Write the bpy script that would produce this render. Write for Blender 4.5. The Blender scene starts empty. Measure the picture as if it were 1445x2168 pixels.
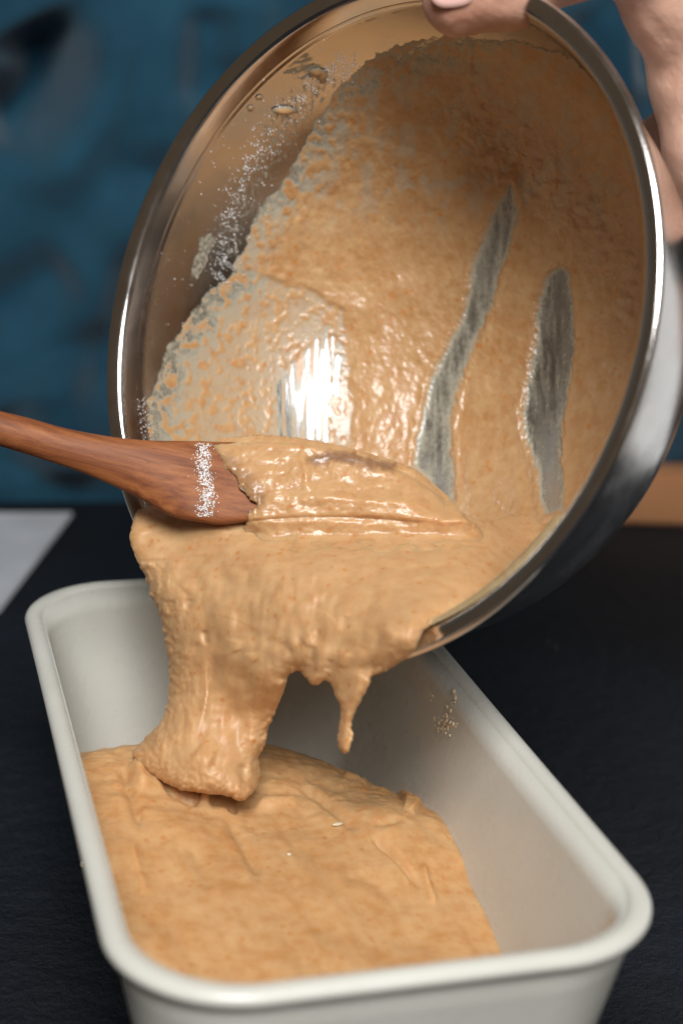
import bpy, bmesh, math, random
import numpy as np
from mathutils import Vector, Matrix
random.seed(7)
rng = np.random.RandomState(7)
scene = bpy.context.scene
COL = scene.collection

# ------------------------------------------------------------------ camera
RW = np.array([[0.9633605, -0.0398139, 0.2652383],
               [-0.2645376, -0.3041310, 0.9151635],
               [0.0442310, -0.9517979, -0.3035200]])          # world <- (right, down, forward)
CAM = np.array([-0.0401416, -0.2826735, 0.1986717])
F, CX, CY = 3440.0, 722.5, 1084.0
cam_data = bpy.data.cameras.new('camera')
cam = bpy.data.objects.new('camera', cam_data); COL.objects.link(cam)
r_, d_, f_ = RW[:, 0], RW[:, 1], RW[:, 2]
M = Matrix(((r_[0], -d_[0], -f_[0], CAM[0]), (r_[1], -d_[1], -f_[1], CAM[1]), (r_[2], -d_[2], -f_[2], CAM[2]), (0, 0, 0, 1)))
cam.matrix_world = M
cam_data.sensor_fit = 'HORIZONTAL'
cam_data.sensor_width = 24.0
cam_data.lens = 24.0 * F / 1445.0
cam_data.clip_start = 0.02; cam_data.clip_end = 50
cam_data.dof.use_dof = True
cam_data.dof.focus_distance = 0.488
cam_data.dof.aperture_fstop = 7.4
scene.camera = cam

# ------------------------------------------------------------------ world and lamps
w = bpy.data.worlds.new('World'); scene.world = w; w.use_nodes = True
bg = w.node_tree.nodes['Background']
bg.inputs['Color'].default_value = (0.95, 0.70, 0.48, 1)
bg.inputs['Strength'].default_value = 0.075

def area(name, loc, target, sx, sy, power, color):
    l = bpy.data.lights.new(name, 'AREA'); l.shape = 'RECTANGLE'; l.size = sx; l.size_y = sy
    l.energy = power; l.color = color
    o = bpy.data.objects.new(name, l); COL.objects.link(o)
    o.location = loc
    o.rotation_euler = (Vector(target) - Vector(loc)).to_track_quat('-Z', 'Y').to_euler()
    return o
area('window_light', (-0.22, -0.70, 1.08), (0.07, 0.14, 0.02), 0.52, 0.52, 18.5, (0.96, 0.98, 1.0))
area('added_highlight_light', (0.06, -0.98, 0.88), (0.07, 0.14, 0.02), 0.44, 0.44, 8.0, (0.93, 0.97, 1.0))  # extra lamp, added for the bowl's steel highlight and low frontal fill
area('side_window_light', (1.35, 0.55, 0.02), (0.15, 0.16, 0.05), 0.9, 1.1, 2.4, (0.93, 0.97, 1.0))
scene.view_settings.view_transform = 'Standard'
scene.view_settings.look = 'None'
scene.view_settings.exposure = 0.25
scene.view_settings.gamma = 1.0
scene.cycles.max_bounces = 10
scene.cycles.transparent_max_bounces = 12

# ------------------------------------------------------------------ projection and noise helpers
def proj(p):
    c = (np.asarray(p, float) - CAM) @ RW
    return np.stack([c[..., 0] / c[..., 2] * F + CX, c[..., 1] / c[..., 2] * F + CY], -1)
def unproj(px, py, d):
    px = np.asarray(px, float); py = np.asarray(py, float); d = np.asarray(d, float) + 0 * px
    c = np.stack([(px - CX) / F * d, (py - CY) / F * d, d], -1)
    return CAM + c @ RW.T

_perm = rng.permutation(256); _perm = np.concatenate([_perm, _perm, _perm])
_g = rng.normal(size=(256, 3)); _g /= np.linalg.norm(_g, axis=1)[:, None]
def noise3(p):
    p = np.asarray(p, float)
    i = np.floor(p).astype(int); f = p - i; i &= 255
    u = f * f * f * (f * (f * 6 - 15) + 10)
    out = 0
    for dx in (0, 1):
        for dy in (0, 1):
            for dz in (0, 1):
                h = _perm[_perm[_perm[i[..., 0] + dx] + i[..., 1] + dy] + i[..., 2] + dz]
                g = _g[h]
                v = g[..., 0] * (f[..., 0] - dx) + g[..., 1] * (f[..., 1] - dy) + g[..., 2] * (f[..., 2] - dz)
                wx = u[..., 0] if dx else 1 - u[..., 0]
                wy = u[..., 1] if dy else 1 - u[..., 1]
                wz = u[..., 2] if dz else 1 - u[..., 2]
                out = out + v * wx * wy * wz
    return out * 1.6
def fbm(p, n=3, gain=0.5):
    a, s, o = 1.0, 0.0, 0.0
    for k in range(n):
        o = o + a * noise3(p * (2.03 ** k) + 17.3 * k); s += a; a *= gain
    return o / s * 1.4
def n2(px, py, sx, sy=None, n=3, seed=0.0, rot=0.0):
    sy = sy or sx
    c, s = math.cos(rot), math.sin(rot)
    a = px * c + py * s; b = -px * s + py * c
    return fbm(np.stack([a / sx, b / sy, 0 * a + seed], -1), n)
def sstep(a, b, x):
    t = np.clip((x - a) / (b - a), 0, 1); return t * t * (3 - 2 * t)

def segdist(P, a, b):
    a = np.array(a, float); b = np.array(b, float)
    ab = b - a; t = np.clip(((P - a) @ ab) / (ab @ ab + 1e-12), 0, 1)
    q = P - a - t[..., None] * ab
    cr = ab[0] * (P[..., 1] - a[1]) - ab[1] * (P[..., 0] - a[0])
    return np.sqrt((q ** 2).sum(-1)), np.sign(cr)
def polydist(P, pts):
    d = np.full(P.shape[:-1], 1e9); sg = np.ones(P.shape[:-1]); u = np.zeros(P.shape[:-1]); pts = np.asarray(pts, float)
    L = np.r_[0, np.cumsum(np.linalg.norm(np.diff(pts, axis=0), axis=1))]; L /= L[-1]
    for k in range(len(pts) - 1):
        a, b = pts[k], pts[k + 1]; ab = b - a
        e, s = segdist(P, a, b); m = e < d
        t = np.clip(((P - a) @ ab) / (ab @ ab + 1e-12), 0, 1)
        d = np.where(m, e, d); sg = np.where(m, s, sg); u = np.where(m, L[k] + t * (L[k + 1] - L[k]), u)
    return d, sg, u
def polysdf(P, poly):
    poly = [tuple(map(float, q)) for q in poly]
    n = len(poly); d = np.full(P.shape[:-1], 1e9); inside = np.zeros(P.shape[:-1], bool)
    x, y = P[..., 0], P[..., 1]
    for k in range(n):
        a, b = poly[k], poly[(k + 1) % n]
        e, _ = segdist(P, a, b); d = np.minimum(d, e)
        if a[1] != b[1]:
            c = ((a[1] > y) != (b[1] > y)) & (x < (b[0] - a[0]) * (y - a[1]) / (b[1] - a[1]) + a[0])
            inside ^= c
    return np.where(inside, -d, d)
def smooth_poly(pts, n=3, closed=True):
    p = np.array(pts, float)
    for _ in range(n):
        q = np.roll(p, -1, 0)
        a = p * 0.75 + q * 0.25; b = p * 0.25 + q * 0.75
        p = np.stack([a, b], 1).reshape(-1, 2)
        if not closed: p = p[:-2]
    return p
def tps(ctrl):
    c = np.array(ctrl, float); X = c[:, :2]; s = np.abs(X).max() + 1e-9; Xn = X / s; n = len(X)
    def U(r2): return np.where(r2 > 1e-14, r2 * np.log(r2 + 1e-14), 0)
    K = U(((Xn[:, None] - Xn[None]) ** 2).sum(-1)) + np.eye(n) * 1e-5
    Pm = np.c_[np.ones(n), Xn]
    A = np.zeros((n + 3, n + 3)); A[:n, :n] = K; A[:n, n:] = Pm; A[n:, :n] = Pm.T
    W = np.linalg.solve(A, np.concatenate([c[:, 2], np.zeros(3)]))
    def f(x, y):
        xn = np.stack([x, y], -1) / s; o = W[n] + W[n + 1] * xn[..., 0] + W[n + 2] * xn[..., 1]
        for k in range(n):
            o = o + W[k] * U(((xn - Xn[k]) ** 2).sum(-1))
        return o
    return f
def strokes(px, py, L):
    """creases (negative amplitude), ridges (positive) and fold steps along polylines"""
    P = np.stack([px, py], -1); o = np.zeros(px.shape)
    for pts, wd, amp, kind in L:
        pts = smooth_poly(pts, 2, False) if len(pts) > 2 else np.array(pts, float)
        lo = pts.min(0) - wd * 5; hi = pts.max(0) + wd * 5
        m = (px > lo[0]) & (px < hi[0]) & (py > lo[1]) & (py < hi[1])
        if not m.any(): continue
        d, s, u = polydist(P[m], pts); tp = sstep(0, 0.25, u) * sstep(1, 0.75, u)
        if kind == 'r': v = amp * np.exp(-(d / wd) ** 2) * tp
        else: v = amp * sstep(-0.5 * wd, 0.9 * wd, d * s) * np.exp(-(np.maximum(d * s, 0) / (wd * 3.5)) ** 2) * tp
        o[m] += v
    return o

# ------------------------------------------------------------------ object helpers
def tag(o, label=None, cat=None, group=None, kind=None):
    if label: o['label'] = label
    if cat: o['category'] = cat
    if group: o['group'] = group
    if kind: o['kind'] = kind
    return o
def empty(name, loc, label, cat):
    o = bpy.data.objects.new(name, None); COL.objects.link(o); o.location = loc
    o.empty_display_size = 0.02
    return tag(o, label, cat)
def mesh_obj(name, V, Fc, mat=None, parent=None, smooth=True, attrs=None):
    me = bpy.data.meshes.new(name)
    V = np.asarray(V, np.float32)
    if isinstance(Fc, np.ndarray):
        k = Fc.shape[1]
        me.vertices.add(len(V)); me.vertices.foreach_set('co', V.ravel())
        me.loops.add(Fc.size); me.loops.foreach_set('vertex_index', Fc.astype(np.int32).ravel())
        me.polygons.add(len(Fc)); me.polygons.foreach_set('loop_start', np.arange(0, Fc.size, k, dtype=np.int32))
        me.polygons.foreach_set('loop_total', np.full(len(Fc), k, np.int32))
        me.update(calc_edges=True)
    else:
        me.from_pydata([tuple(v) for v in V.tolist()], [], Fc)
    me.validate()
    if smooth: me.polygons.foreach_set('use_smooth', np.ones(len(me.polygons), bool))
    for an, av in (attrs or {}).items():
        a = me.attributes.new(an, 'FLOAT', 'POINT'); a.data.foreach_set('value', np.asarray(av, np.float32))
    if mat: me.materials.append(mat)
    o = bpy.data.objects.new(name, me); COL.objects.link(o)
    if parent:
        o.parent = parent
        o.matrix_parent_inverse = Matrix.Translation(parent.location).inverted()
    return o
def fix_normals(o):
    bm = bmesh.new(); bm.from_mesh(o.data); bmesh.ops.recalc_face_normals(bm, faces=bm.faces); bm.to_mesh(o.data); bm.free()
def rings_mesh(R, cap0=False, cap1=False):
    """R: (n rings, m points, 3) -> verts, faces (quads + cap fans)"""
    n, m, _ = R.shape
    V = R.reshape(-1, 3)
    i = np.arange(n - 1)[:, None] * m; j = np.arange(m)[None]; j2 = (j + 1) % m
    Q = np.stack([i + j, i + j2, i + m + j2, i + m + j], -1).reshape(-1, 4).tolist()
    V = V.tolist()
    if cap0:
        V.append(R[0].mean(0).tolist()); c = len(V) - 1
        Q += [[c, (k + 1) % m, k] for k in range(m)]
    if cap1:
        V.append(R[-1].mean(0).tolist()); c = len(V) - 1; b = (n - 1) * m
        Q += [[c, b + k, b + (k + 1) % m] for k in range(m)]
    return np.array(V), Q

def mat(name):
    m = bpy.data.materials.new(name); m.use_nodes = True
    nt = m.node_tree; return m, nt, nt.nodes, nt.links, nt.nodes['Principled BSDF']
def N(nodes, t, **kw):
    n = nodes.new(t)
    for k, v in kw.items():
        if k in n.inputs.keys() if hasattr(n.inputs, 'keys') else False: n.inputs[k].default_value = v
        else: setattr(n, k, v)
    return n
def ramp(nodes, links, src, stops):
    r = nodes.new('ShaderNodeValToRGB')
    e = r.color_ramp.elements
    e[0].position, e[0].color = stops[0][0], (*stops[0][1], 1)
    e[1].position, e[1].color = stops[-1][0], (*stops[-1][1], 1)
    for p, c in stops[1:-1]:
        x = e.new(p); x.color = (*c, 1)
    links.new(src, r.inputs['Fac']); return r.outputs['Color']
def noise_node(nodes, links, vec, scale, detail=3, rough=0.5):
    n = nodes.new('ShaderNodeTexNoise'); n.inputs['Scale'].default_value = scale
    n.inputs['Detail'].default_value = detail; n.inputs['Roughness'].default_value = rough
    if vec is not None: links.new(vec, n.inputs['Vector'])
    return n.outputs['Fac']
def mixc(nodes, links, fac, a, b):
    m = nodes.new('ShaderNodeMix'); m.data_type = 'RGBA'
    if isinstance(fac, float): m.inputs[0].default_value = fac
    else: links.new(fac, m.inputs[0])
    for s, v in ((6, a), (7, b)):
        if isinstance(v, tuple): m.inputs[s].default_value = (*v, 1)
        else: links.new(v, m.inputs[s])
    return m.outputs[2]
def mathn(nodes, links, op, a, b=None, clamp=False):
    m = nodes.new('ShaderNodeMath'); m.operation = op; m.use_clamp = clamp
    for k, v in enumerate((a, b)):
        if v is None: continue
        if isinstance(v, (int, float)): m.inputs[k].default_value = v
        else: links.new(v, m.inputs[k])
    return m.outputs[0]
def maprange(nodes, links, v, a, b, c=0.0, d=1.0):
    m = nodes.new('ShaderNodeMapRange'); m.inputs[1].default_value = a; m.inputs[2].default_value = b
    m.inputs[3].default_value = c; m.inputs[4].default_value = d; m.interpolation_type = 'SMOOTHSTEP'
    links.new(v, m.inputs[0]); return m.outputs[0]

# ------------------------------------------------------------------ materials
def batter_material(name, wet=0.5, film=False, wood=False, pale=1.0):
    m, nt, nd, ln, P = mat(name)
    co = nd.new('ShaderNodeTexCoord').outputs['Object']
    big = noise_node(nd, ln, co, 70, 3); mid = noise_node(nd, ln, co, 260, 3, 0.6); fine = noise_node(nd, ln, co, 700, 2)
    c0 = ramp(nd, ln, mid, [(0.32, (0.42, 0.172, 0.045)), (0.50, (0.508, 0.276, 0.115)), (0.72, (0.585, 0.36, 0.17))])
    c1 = mixc(nd, ln, maprange(nd, ln, big, 0.35, 0.65), (0.470, 0.230, 0.080), (0.550, 0.320, 0.140))
    c = mixc(nd, ln, 0.45, c0, c1)
    if pale > 0: c = mixc(nd, ln, 0.26 * pale, c, (0.535, 0.36, 0.205))
    if not film: c = mixc(nd, ln, 0.15, c, (0.51, 0.270, 0.110))
    if film: c = mixc(nd, ln, 0.15, c, (0.10, 0.05, 0.015))
    spk = nd.new('ShaderNodeTexVoronoi'); spk.inputs['Scale'].default_value = 300; ln.new(co, spk.inputs['Vector'])
    sf = maprange(nd, ln, spk.outputs['Distance'], 0.34, 0.14)
    sel = maprange(nd, ln, noise_node(nd, ln, co, 190, 1), 0.50, 0.60)
    c = mixc(nd, ln, mathn(nd, ln, 'MULTIPLY', mathn(nd, ln, 'MULTIPLY', sf, sel), 0.6 if not film else 0.8), c, (0.46, 0.17, 0.035))
    P.inputs['Roughness'].default_value = 0.54 - 0.17 * wet
    P.inputs['Subsurface Weight'].default_value = 0.55 if not film else 0.0
    P.inputs['Subsurface Radius'].default_value = (1.0, 0.55, 0.25)
    P.inputs['Subsurface Scale'].default_value = 0.0045
    P.inputs['Coat Weight'].default_value = 0.35 * max(0, wet - 0.2)
    P.inputs['Coat Roughness'].default_value = 0.12
    b = nd.new('ShaderNodeBump'); b.inputs['Strength'].default_value = 0.15 + 0.2 * wet; b.inputs['Distance'].default_value = 0.0008
    hs = mathn(nd, ln, 'ADD', mathn(nd, ln, 'MULTIPLY', mid, 0.8), mathn(nd, ln, 'MULTIPLY', fine, 0.35))
    ln.new(hs, b.inputs['Height']); ln.new(b.outputs['Normal'], P.inputs['Normal']); ln.new(b.outputs['Normal'], P.inputs['Coat Normal'])
    if wood:
        at = nd.new('ShaderNodeAttribute'); at.attribute_name = 'wood'
        c = mixc(nd, ln, at.outputs['Fac'], c, (0.17, 0.085, 0.05))
    if film:
        b.inputs['Distance'].default_value = 0.0006
        at = nd.new('ShaderNodeAttribute'); at.attribute_name = 'cover'
        cov = at.outputs['Fac']
        c = mixc(nd, ln, maprange(nd, ln, cov, 0.45, 0.95), (0.36, 0.325, 0.245), c)
        tr = nd.new('ShaderNodeBsdfTransparent'); mx = nd.new('ShaderNodeMixShader')
        nz = mathn(nd, ln, 'ADD', cov, mathn(nd, ln, 'MULTIPLY', mathn(nd, ln, 'SUBTRACT', fine, 0.5), 0.35))
        ln.new(maprange(nd, ln, nz, 0.08, 0.62), mx.inputs[0])
        ln.new(tr.outputs[0], mx.inputs[1]); ln.new(P.outputs[0], mx.inputs[2])
        ln.new(mx.outputs[0], nd['Material Output'].inputs['Surface'])
    ln.new(c, P.inputs['Base Color'])
    return m
M_batter = batter_material('batter', 0.25)
M_spoonbatter = batter_material('batter_wet', 0.9, wood=True)
M_film = batter_material('batter_film', 1.0, film=True, pale=0.35)
M_panbatter = batter_material('batter_in_pan', 0.1, pale=0.1)

def steel(name, rough, aniso, col=(0.60, 0.575, 0.55), streak=True):
    m, nt, nd, ln, P = mat(name)
    P.inputs['Base Color'].default_value = (*col, 1); P.inputs['Metallic'].default_value = 1
    co = nd.new('ShaderNodeTexCoord').outputs['Object']
    nz = noise_node(nd, ln, co, 60, 4, 0.6)
    mp = nd.new('ShaderNodeMapping'); mp.inputs['Scale'].default_value = (1, 1, 14); ln.new(co, mp.inputs['Vector'])
    br = noise_node(nd, ln, mp.outputs[0], 180, 3, 0.6)
    r = mathn(nd, ln, 'ADD', maprange(nd, ln, nz, 0.35, 0.7, rough * 0.75, rough * 1.35), mathn(nd, ln, 'MULTIPLY', br, 0.05))
    ln.new(r, P.inputs['Roughness'])
    P.inputs['Anisotropic'].default_value = aniso
    tg = nd.new('ShaderNodeTangent'); tg.direction_type = 'RADIAL'; tg.axis = 'Z'; ln.new(tg.outputs[0], P.inputs['Tangent'])
    b = nd.new('ShaderNodeBump'); b.inputs['Strength'].default_value = 0.06; b.inputs['Distance'].default_value = 0.0003
    ln.new(br, b.inputs['Height']); ln.new(b.outputs[0], P.inputs['Normal'])
    return m
M_steel = steel('brushed_steel', 0.19, 0.65)
M_rim = steel('polished_steel', 0.15, 0.0, (0.62, 0.58, 0.54))

m, nt, nd, ln, P = mat('cream_enamel'); M_enamel = m
co = nd.new('ShaderNodeTexCoord').outputs['Object']
ln.new(ramp(nd, ln, noise_node(nd, ln, co, 25, 4), [(0.3, (0.51, 0.49, 0.425)), (0.7, (0.56, 0.54, 0.475))]), P.inputs['Base Color'])
ln.new(maprange(nd, ln, noise_node(nd, ln, co, 90, 4), 0.3, 0.7, 0.24, 0.34), P.inputs['Roughness'])
b = nd.new('ShaderNodeBump'); b.inputs['Strength'].default_value = 0.12; b.inputs['Distance'].default_value = 0.0004
ln.new(noise_node(nd, ln, co, 400, 3), b.inputs['Height']); ln.new(b.outputs[0], P.inputs['Normal'])

m, nt, nd, ln, P = mat('walnut_wood'); M_wood = m
co = nd.new('ShaderNodeTexCoord').outputs['Object']
mp = nd.new('ShaderNodeMapping'); mp.inputs['Rotation'].default_value = (0, 0, 0); mp.inputs['Scale'].default_value = (7, 380, 380); ln.new(co, mp.inputs['Vector'])
g1 = noise_node(nd, ln, mp.outputs[0], 1.0, 5, 0.6)
mp2 = nd.new('ShaderNodeMapping'); mp2.inputs['Scale'].default_value = (300, 1600, 1600); ln.new(co, mp2.inputs['Vector'])
g2 = noise_node(nd, ln, mp2.outputs[0], 1.0, 3, 0.7)
cw = ramp(nd, ln, g1, [(0.30, (0.120, 0.036, 0.015)), (0.43, (0.19, 0.058, 0.019)), (0.55, (0.265, 0.088, 0.028)), (0.70, (0.33, 0.120, 0.040))])
cw = mixc(nd, ln, maprange(nd, ln, g2, 0.42, 0.25, 0, 0.6), cw, (0.07, 0.022, 0.010))
ln.new(cw, P.inputs['Base Color']); P.inputs['Roughness'].default_value = 0.55; P.inputs['Specular IOR Level'].default_value = 0.3
b = nd.new('ShaderNodeBump'); b.inputs['Strength'].default_value = 0.35; b.inputs['Distance'].default_value = 0.0003
ln.new(g2, b.inputs['Height']); ln.new(b.outputs[0], P.inputs['Normal'])

m, nt, nd, ln, P = mat('flour'); M_flour = m
P.inputs['Base Color'].default_value = (0.78, 0.75, 0.72, 1); P.inputs['Roughness'].default_value = 0.9
m, nt, nd, ln, P = mat('crumb'); M_crumb = m
P.inputs['Base Color'].default_value = (0.62, 0.52, 0.36, 1); P.inputs['Roughness'].default_value = 0.8

m, nt, nd, ln, P = mat('black_stone'); M_table = m
co = nd.new('ShaderNodeTexCoord').outputs['Object']
n1 = noise_node(nd, ln, co, 9, 5, 0.6); n2n = noise_node(nd, ln, co, 90, 7, 0.7)
ln.new(ramp(nd, ln, n1, [(0.35, (0.0014, 0.0028, 0.0058)), (0.70, (0.0055, 0.0090, 0.0155))]), P.inputs['Base Color'])
P.inputs['Roughness'].default_value = 0.62; P.inputs['Specular IOR Level'].default_value = 0.30
b = nd.new('ShaderNodeBump'); b.inputs['Strength'].default_value = 0.9; b.inputs['Distance'].default_value = 0.006
ln.new(n2n, b.inputs['Height']); ln.new(b.outputs[0], P.inputs['Normal'])

m, nt, nd, ln, P = mat('blue_cotton'); M_cloth = m
co = nd.new('ShaderNodeTexCoord').outputs['Object']
wv = nd.new('ShaderNodeTexWave'); wv.inputs['Scale'].default_value = 450; wv.inputs['Distortion'].default_value = 2; ln.new(co, wv.inputs['Vector'])
ln.new(ramp(nd, ln, noise_node(nd, ln, co, 22, 4), [(0.3, (0.0060, 0.036, 0.062)), (0.7, (0.0115, 0.058, 0.092))]), P.inputs['Base Color'])
P.inputs['Roughness'].default_value = 0.9; P.inputs['Sheen Weight'].default_value = 0.15; P.inputs['Specular IOR Level'].default_value = 0.2
b = nd.new('ShaderNodeBump'); b.inputs['Strength'].default_value = 0.3; b.inputs['Distance'].default_value = 0.0006
ln.new(wv.outputs['Fac'], b.inputs['Height']); ln.new(b.outputs[0], P.inputs['Normal'])

m, nt, nd, ln, P = mat('skin'); M_skin = m
co = nd.new('ShaderNodeTexCoord').outputs['Object']
ln.new(ramp(nd, ln, noise_node(nd, ln, co, 32, 5, 0.6), [(0.3, (0.58, 0.27, 0.18)), (0.5, (0.66, 0.38, 0.27)), (0.7, (0.72, 0.46, 0.34))]), P.inputs['Base Color'])
P.inputs['Roughness'].default_value = 0.48; P.inputs['Subsurface Weight'].default_value = 0.3
P.inputs['Subsurface Radius'].default_value = (1.0, 0.35, 0.2); P.inputs['Subsurface Scale'].default_value = 0.004
b = nd.new('ShaderNodeBump'); b.inputs['Strength'].default_value = 0.6; b.inputs['Distance'].default_value = 0.0008
ln.new(noise_node(nd, ln, co, 260, 6, 0.65), b.inputs['Height']); ln.new(b.outputs[0], P.inputs['Normal'])
def plain(name, col, rough, spec=0.5):
    m, nt, nd, ln, P = mat(name)
    co = nd.new('ShaderNodeTexCoord').outputs['Object']
    c2 = tuple(min(1, v * 1.12) for v in col)
    ln.new(ramp(nd, ln, noise_node(nd, ln, co, 30, 4), [(0.3, tuple(v * 0.9 for v in col)), (0.7, c2)]), P.inputs['Base Color'])
    P.inputs['Roughness'].default_value = rough; P.inputs['Specular IOR Level'].default_value = spec
    return m
M_nail = plain('fingernail', (0.68, 0.40, 0.34), 0.45)
M_black = plain('black_plastic', (0.006, 0.006, 0.007), 0.18)
M_paper = plain('white_cloth', (0.40, 0.41, 0.43), 0.85, 0.2)
M_board = plain('light_wood', (0.44, 0.20, 0.085), 0.5)
M_wall = plain('wall_paint', (0.42, 0.43, 0.42), 0.9)

# ------------------------------------------------------------------ the setting
TZ = -0.078
def slab(name, x0, x1, y0, y1, z0, z1, mt, parent=None, bev=0.0):
    bm = bmesh.new(); bmesh.ops.create_cube(bm, size=1)
    for v in bm.verts:
        v.co = Vector(((x0 + x1) / 2 + v.co.x * (x1 - x0), (y0 + y1) / 2 + v.co.y * (y1 - y0), (z0 + z1) / 2 + v.co.z * (z1 - z0)))
    if bev: bmesh.ops.bevel(bm, geom=bm.edges[:], offset=bev, segments=3, affect='EDGES')
    me = bpy.data.meshes.new(name); bm.to_mesh(me); bm.free(); me.materials.append(mt)
    o = bpy.data.objects.new(name, me); COL.objects.link(o)
    return o
tag(slab('countertop', -0.9, 0.47, -0.6, 0.66, TZ - 0.04, TZ, M_table, bev=0.003), kind='structure')
tag(slab('wall', -3, 4, 1.9, 2.0, -1.2, 2.0, M_wall), kind='structure')

# ------------------------------------------------------------------ mixing bowl (local z = axis pointing out of the opening)
BR = 0.1
bn = np.array([-0.8128285, -0.4879758, 0.3181031]); bn /= np.linalg.norm(bn)
BC = np.array([0.08459955, 0.15424766, 0.11268667])
bu = np.cross(bn, [0, 0, 1.0]); bu /= np.linalg.norm(bu); bv = np.cross(bn, bu)
BD = 0.087; BRI = 0.0925; BEX = 2.12; BZ0 = 0.0085
def wall_r(z):
    zz = np.clip((z - BZ0) / BD, 0, 1)
    return BRI * np.power(np.clip(1 - zz ** BEX, 0, 1), 1 / BEX)
def bowl_local(p):
    q = np.asarray(p) - BC
    return q @ bu, q @ bv, -(q @ bn)
def bowl_world(x, y, z):
    return BC + np.multiply.outer(x, bu) + np.multiply.outer(y, bv) - np.multiply.outer(z, bn)
def rim_depth(px, py):
    d = np.stack([(px - CX) / F, (py - CY) / F, np.ones_like(px)], -1) @ RW.T
    return ((BC - CAM) @ bn) / (d @ bn)
def wall_depth(px, py):
    """depth at which a sight line meets the inside of the bowl"""
    px = np.asarray(px, float); py = np.asarray(py, float)
    d0 = rim_depth(px, py); res = np.full(px.shape, 9.0); done = np.zeros(px.shape, bool)
    for k in range(1, 150):
        d = d0 + k * 0.0011
        x, y, z = bowl_local(unproj(px, py, d))
        hit = (np.hypot(x, y) > wall_r(z)) & (z > BZ0 * 0.3) | (z > BZ0 + BD)
        hit &= ~done
        res[hit] = d[hit] - 0.0006; done |= hit
    return res
bowl = empty('mixing_bowl', BC.tolist(), 'shiny stainless steel mixing bowl tipped on its side over the loaf pan', 'bowl')
prof_in = []
for t in np.linspace(0, 1, 130):
    a = t * math.pi / 2
    zz = math.sin(a) ** (2 / BEX); rr = math.cos(a) ** (2 / BEX)
    prof_in.append((BRI * rr, BZ0 + BD * zz))
prof = [(0.0928, 0.0075)] + prof_in[1:]
out = [(r + 0.0011 * (1 if r > 0.01 else r / 0.01), z + 0.0011 * (1 if r < 0.07 else 0.5)) for r, z in prof_in[::-1]]
prof_wall = prof + out[1:]
def lathe(prf, m=192):
    th = np.linspace(0, 2 * np.pi, m, endpoint=False)
    P_ = np.array(prf)
    R = np.stack([P_[:, :1] * np.cos(th), P_[:, :1] * np.sin(th), np.repeat(-P_[:, 1:], m, 1)], -1)
    return R
def bowl_obj(name, prf, mt, m=192):
    V, Q = rings_mesh(lathe(prf, m))
    o = mesh_obj(name, V, Q, mt)
    o.parent = bowl
    o.matrix_local = Matrix(((bu[0], bv[0], bn[0], 0), (bu[1], bv[1], bn[1], 0), (bu[2], bv[2], bn[2], 0), (0, 0, 0, 1)))
    fix_normals(o); return o
bowl_obj('bowl_shell', prof_wall, M_steel, 400)
# rolled lip: inner step, slanting flange, curled outer edge
lip = [(0.0924, 0.0094), (0.0928, 0.0080), (0.0933, 0.0062), (0.0939, 0.0042), (0.0944, 0.0027), (0.0948, 0.0019), (0.0953, 0.0014), (0.0960, 0.0011), (0.0972, 0.0007), (0.0984, 0.0004), (0.0990, 0.0003)]
for a in np.linspace(0.42 * math.pi, -0.60 * math.pi, 12): lip.append((0.0988 + 0.0014 * math.cos(a), 0.0017 - 0.0014 * math.sin(a)))
lip += [(0.0972, 0.0048), (0.0955, 0.0074), (0.0944, 0.0090), (0.0938, 0.0110), (0.0924, 0.0092)]
bowl_obj('rolled_rim', lip, M_rim, 256)

# ------------------------------------------------------------------ batter smeared inside the bowl
COAT = [(296,1000),(300,950),(306,900),(312,850),(330,800),(342,770),(352,735),(372,715),(392,680),(412,650),(432,618),(455,600),(480,585),
        (500,545),(520,520),(528,480),(545,440),(570,410),(600,378),(622,340),(650,285),(668,250),(690,225),(705,190),(760,140),(830,95),(900,78),
        (990,72),(1100,82),(1210,110),(1300,190),(1360,290),(1390,420),(1410,540),(1400,680),(1370,800),(1320,890),(1290,960),(1260,1020),(1250,1072),(1260,1120),
        (1100,1330),(900,1420),(600,1420),(300,1300),(280,1100)]
FILMZ = [(290,960),(300,860),(345,760),(420,630),(500,560),(560,585),(640,600),(700,635),(735,655),(748,760),(750,940),(720,980),(290,1000)]
STRIPE1 = [(1082,395),(1094,440),(1082,500),(1058,560),(1040,640),(1018,690),(988,760),(962,830),(948,900),(952,960),(958,1060),(930,1060),(905,1010),(880,990),(884,950),(900,880),(920,800),(955,735),(985,670),(1000,610),(1010,550),(1030,500),(1055,440)]
STRIPE2 = [(1185,566),(1203,575),(1210,640),(1216,720),(1203,820),(1190,900),(1184,980),(1190,1030),(1186,1080),(1160,1086),(1148,1060),(1150,1010),(1120,930),(1112,880),(1128,800),(1140,720),(1148,640),(1165,590)]
BRIGHT = [(588,940),(592,810),(610,765),(650,735),(690,690),(718,700),(728,770),(722,830),(700,850),(692,940)]
SMEAR = [(424,500),(448,492),(462,512),(446,528),(438,560),(420,592),(402,590),(405,560),(418,530)]
nT, nS = 1150, 430
th = np.linspace(0, 2 * np.pi, nT, endpoint=False)
s = np.linspace(0.0, 1, nS)
a = 0.02 + s * (math.pi / 2 - 0.02)
rr = BRI * np.cos(a) ** (2 / BEX); zz = BZ0 + BD * np.sin(a) ** (2 / BEX)
X = rr[:, None] * np.cos(th); Y = rr[:, None] * np.sin(th); Z = np.repeat(zz[:, None], nT, 1)
Pw = bowl_world(X, Y, Z)
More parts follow.
